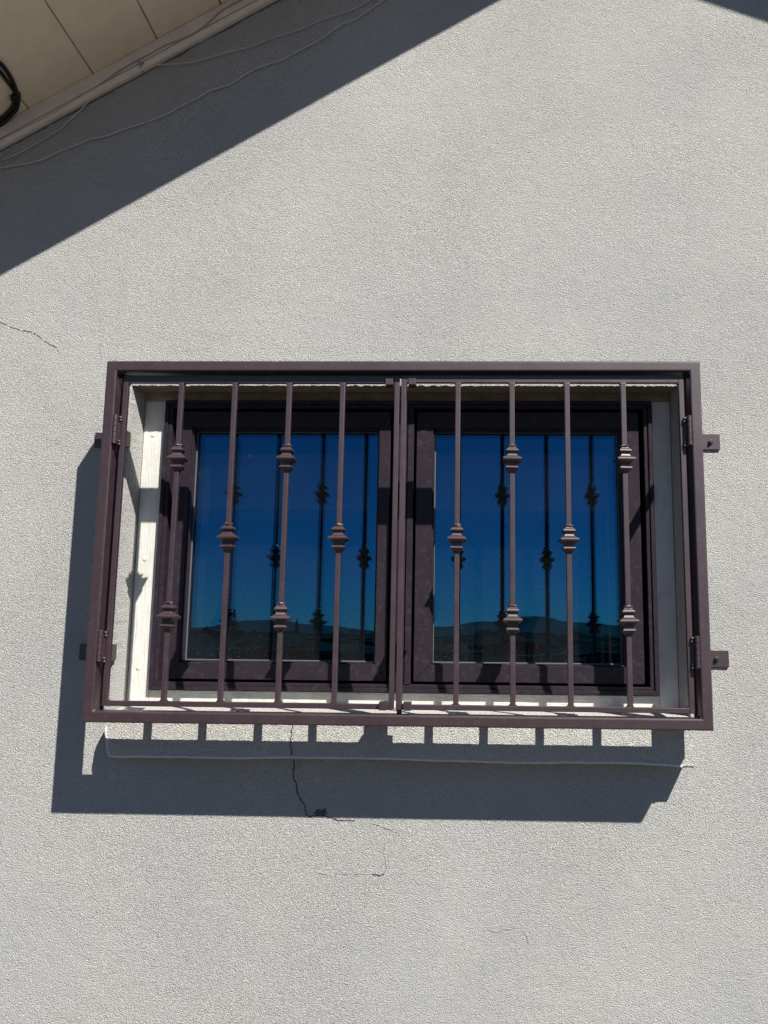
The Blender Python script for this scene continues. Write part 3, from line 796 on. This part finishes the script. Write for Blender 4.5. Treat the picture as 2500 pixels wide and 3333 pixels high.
cable('cable', [(x, Y, z) for x, z in low], 0.0019, PVC, 'lower white cable sagging across the shaded stucco under the eave')
upp = [(-2.3, 0.45), (-1.8, 0.80), (-1.45, 1.02), (-1.1815, 1.1037), (-1.153, 1.1123), (-1.1109, 1.1344), (-1.0738, 1.1585), (-1.0412, 1.1792), (-1.0088, 1.2024), (-0.9839, 1.2295), (-0.9588, 1.2546), (-0.9317, 1.286), (-0.9035, 1.3042), (-0.8659, 1.3277), (-0.8283, 1.3539), (-0.795, 1.3722), (-0.7788, 1.3870), (-0.7571, 1.3948), (-0.7228, 1.3987), (-0.6739, 1.4029), (-0.6252, 1.4104), (-0.5769, 1.4259), (-0.5188, 1.4439), (-0.4825, 1.4520), (-0.4439, 1.4672), (-0.3957, 1.487), (-0.3521, 1.501), (-0.323, 1.5114), (-0.2796, 1.5325), (-0.2505, 1.5456), (-0.2019, 1.5612), (-0.1534, 1.5823), (-0.1099, 1.6089), (0.1, 1.72), (0.35, 1.93)]
cable('cable', [(x, Y-0.006*math.exp(-((x+0.78)/0.12)**2), z) for x, z in upp], 0.0017, PVC, 'upper white cable tucked against the trim then running over shaded stucco')
mb = MB(); tube(mb, [Vector((-0.781, -0.022, 1.3905)), Vector((-0.780, -0.014, 1.383)), Vector((-0.779, -0.004, 1.379))], 0.0028, 8); mb.box(-0.790, -0.772, -0.0225, -0.018, 1.3925, 1.4010)
tag(mb.obj('cable_clip', STEEL), 'small metal clip holding the upper white cable at the trim', 'cable clip')
frc = [(-0.30, 1.705), (-0.42, 1.640), (-0.5077, 1.5926), (-0.5531, 1.565), (-0.5904, 1.5278), (-0.6373, 1.4881), (-0.7089, 1.4569), (-0.7561, 1.4281), (-0.8033, 1.4009), (-0.8502, 1.3707), (-0.887, 1.3394), (-0.9334, 1.3056), (-0.989, 1.2667), (-1.0585, 1.223), (-1.1283, 1.1845), (-1.1747, 1.159), (-1.5, 0.98), (-2.0, 0.70)]
for dz, rr_, lab in ((0.0, 0.0016, 'thin taupe painted cable wandering along the trim board'), (-0.0042, 0.0013, 'thinner painted cable just below its twin on the trim board')):
    cable('cable', [(x, -0.0200+(0.002 if dz else 0), z+dz+(0.0022*math.sin(x*23) if dz else 0)) for x, z in frc], rr_, TAUPE_CABLE, lab)
def sof(x, y, d): return (x, y, KL*x+BL_-d)
ba = [(-1.1788, -0.0224), (-1.152, -0.0292), (-1.1344, -0.0364), (-1.1214, -0.0437), (-1.105, -0.0666), (-1.0952, -0.0944), (-1.0853, -0.1351), (-1.0812, -0.1723), (-1.0823, -0.2028), (-1.0930, -0.2400), (-1.120, -0.275), (-1.170, -0.300), (-1.230, -0.295), (-1.275, -0.255), (-1.295, -0.195), (-1.290, -0.125), (-1.265, -0.070), (-1.225, -0.035), (-1.1788, -0.0224), (-1.152, -0.0292)]
bb = [(-1.1000, -0.0880), (-1.0985, -0.1100), (-1.0960, -0.1380), (-1.0945, -0.1740), (-1.0970, -0.2050), (-1.115, -0.245), (-1.155, -0.275), (-1.21, -0.275), (-1.255, -0.235), (-1.272, -0.18), (-1.262, -0.115), (-1.23, -0.065), (-1.18, -0.040), (-1.14, -0.048), (-1.115, -0.068), (-1.1020, -0.085)]
mb = MB(); tube(mb, catmull([sof(x, y, 0.0072) for x, y in ba], 8), 0.0060, 10); tube(mb, catmull([sof(x, y, 0.0065) for x, y in bb], 8), 0.0042, 10)
co = tag(mb.obj('cable_coil', BLACK, smooth=True), 'coil of thick black cable hanging on the cream soffit', 'cable')
mb = MB(); x, y = -1.104, -0.083
p = [sof(x-0.010, y-0.008, 0.016), sof(x+0.012, y-0.008, 0.016), sof(x+0.012, y+0.008, 0.016), sof(x-0.010, y+0.008, 0.016), sof(x-0.010, y-0.008, 0.0005), sof(x+0.012, y-0.008, 0.0005), sof(x+0.012, y+0.008, 0.0005), sof(x-0.010, y+0.008, 0.0005)]
mb.hexa(p); mb.obj('saddle', BLACK, co, 0.0015)

# ------------------------------------------------------------------ trees across the valley, seen mirrored in the panes
def conifer(az, dist, top_el, label, seed):
    rr = random.Random(seed)
    x, y = dist*math.sin(R(az)), -dist*math.cos(R(az))
    H = math.tan(R(top_el))*dist + 1.6
    t = tag(empty('conifer', (x, y, GZ)), label, 'tree')
    mb = MB(); tube(mb, [Vector((0, 0, -0.2)), Vector((0.02, 0, H*0.5)), Vector((0, 0.02, H*0.97))], 0.045*H/4, 7); mb.obj('trunk', BARK, t)
    mb = MB(); tiers = 26
    for i in range(tiers):
        f = i/(tiers-1); z = H*(0.12+0.86*f); L = H*0.21*(1-f)**0.8+0.04
        for k in range(9):
            a = rr.uniform(0, 6.28); l = L*rr.uniform(0.55, 1.1); w_ = 0.10*H/4*rr.uniform(0.7, 1.3)
            ca, sa = math.cos(a), math.sin(a); dz = -l*rr.uniform(0.15, 0.5)
            mb.add([(0, 0, z+0.03), (ca*l*0.5-sa*w_, sa*l*0.5+ca*w_, z+dz*0.4), (ca*l, sa*l, z+dz), (ca*l*0.5+sa*w_, sa*l*0.5-ca*w_, z+dz*0.4), (ca*l*0.5, sa*l*0.5, z+dz*0.4-w_)], [(0, 1, 2), (0, 2, 3), (0, 4, 2), (1, 4, 2), (3, 2, 4)])
    mb.obj('crown', NEEDLE, t)
def bare_tree(az, dist, top_el, label, seed):
    rr = random.Random(seed)
    x, y = dist*math.sin(R(az)), -dist*math.cos(R(az))
    H = math.tan(R(top_el))*dist + 1.6
    t = tag(empty('bare_tree', (x, y, GZ)), label, 'tree')
    tr = MB(); tube(tr, [Vector((0, 0, -0.2)), Vector((0.05, 0.02, H*0.25)), Vector((0.0, 0.0, H*0.45))], 0.05*H/4, 7); tr.obj('trunk', BARK, t)
    mb = MB()
    def grow(p, d, l, r, n):
        q = p + d*l + Vector((rr.uniform(-1, 1), rr.uniform(-1, 1), rr.uniform(0, 1)))*l*0.12
        tube(mb, [p, (p+q)/2+Vector((rr.uniform(-1, 1), rr.uniform(-1, 1), 0))*l*0.05, q], r, 4)
        if n:
            for _ in range(3): grow(p+(q-p)*rr.uniform(0.5, 1), (d+Vector((rr.uniform(-.8, .8), rr.uniform(-.8, .8), rr.uniform(-.1, .5)))).normalized(), l*rr.uniform(0.5, 0.75), r*0.6, n-1)
    for _ in range(5): grow(Vector((0, 0, H*rr.uniform(0.25, 0.43))), Vector((rr.uniform(-.7, .7), rr.uniform(-.7, .7), 1)).normalized(), H*0.26, 0.018*H/4, 4)
    mb.obj('crown', BARK, t)
conifer(-15.9, 70, 1.75, 'tallest dark conifer, mirrored beside the left edge of the left pane', 1)
conifer(-11.6, 85, 1.15, 'slim conifer mirrored near the middle of the left pane', 2)
conifer(-12.9, 95, 0.75, 'low conifer mirrored left of the slim one in the left pane', 5)
bare_tree(-8.1, 75, 0.95, 'leafless tree mirrored at the right of the left pane', 3)
bare_tree(3.6, 80, 2.15, 'leafless tree mirrored near the middle of the right pane', 4)
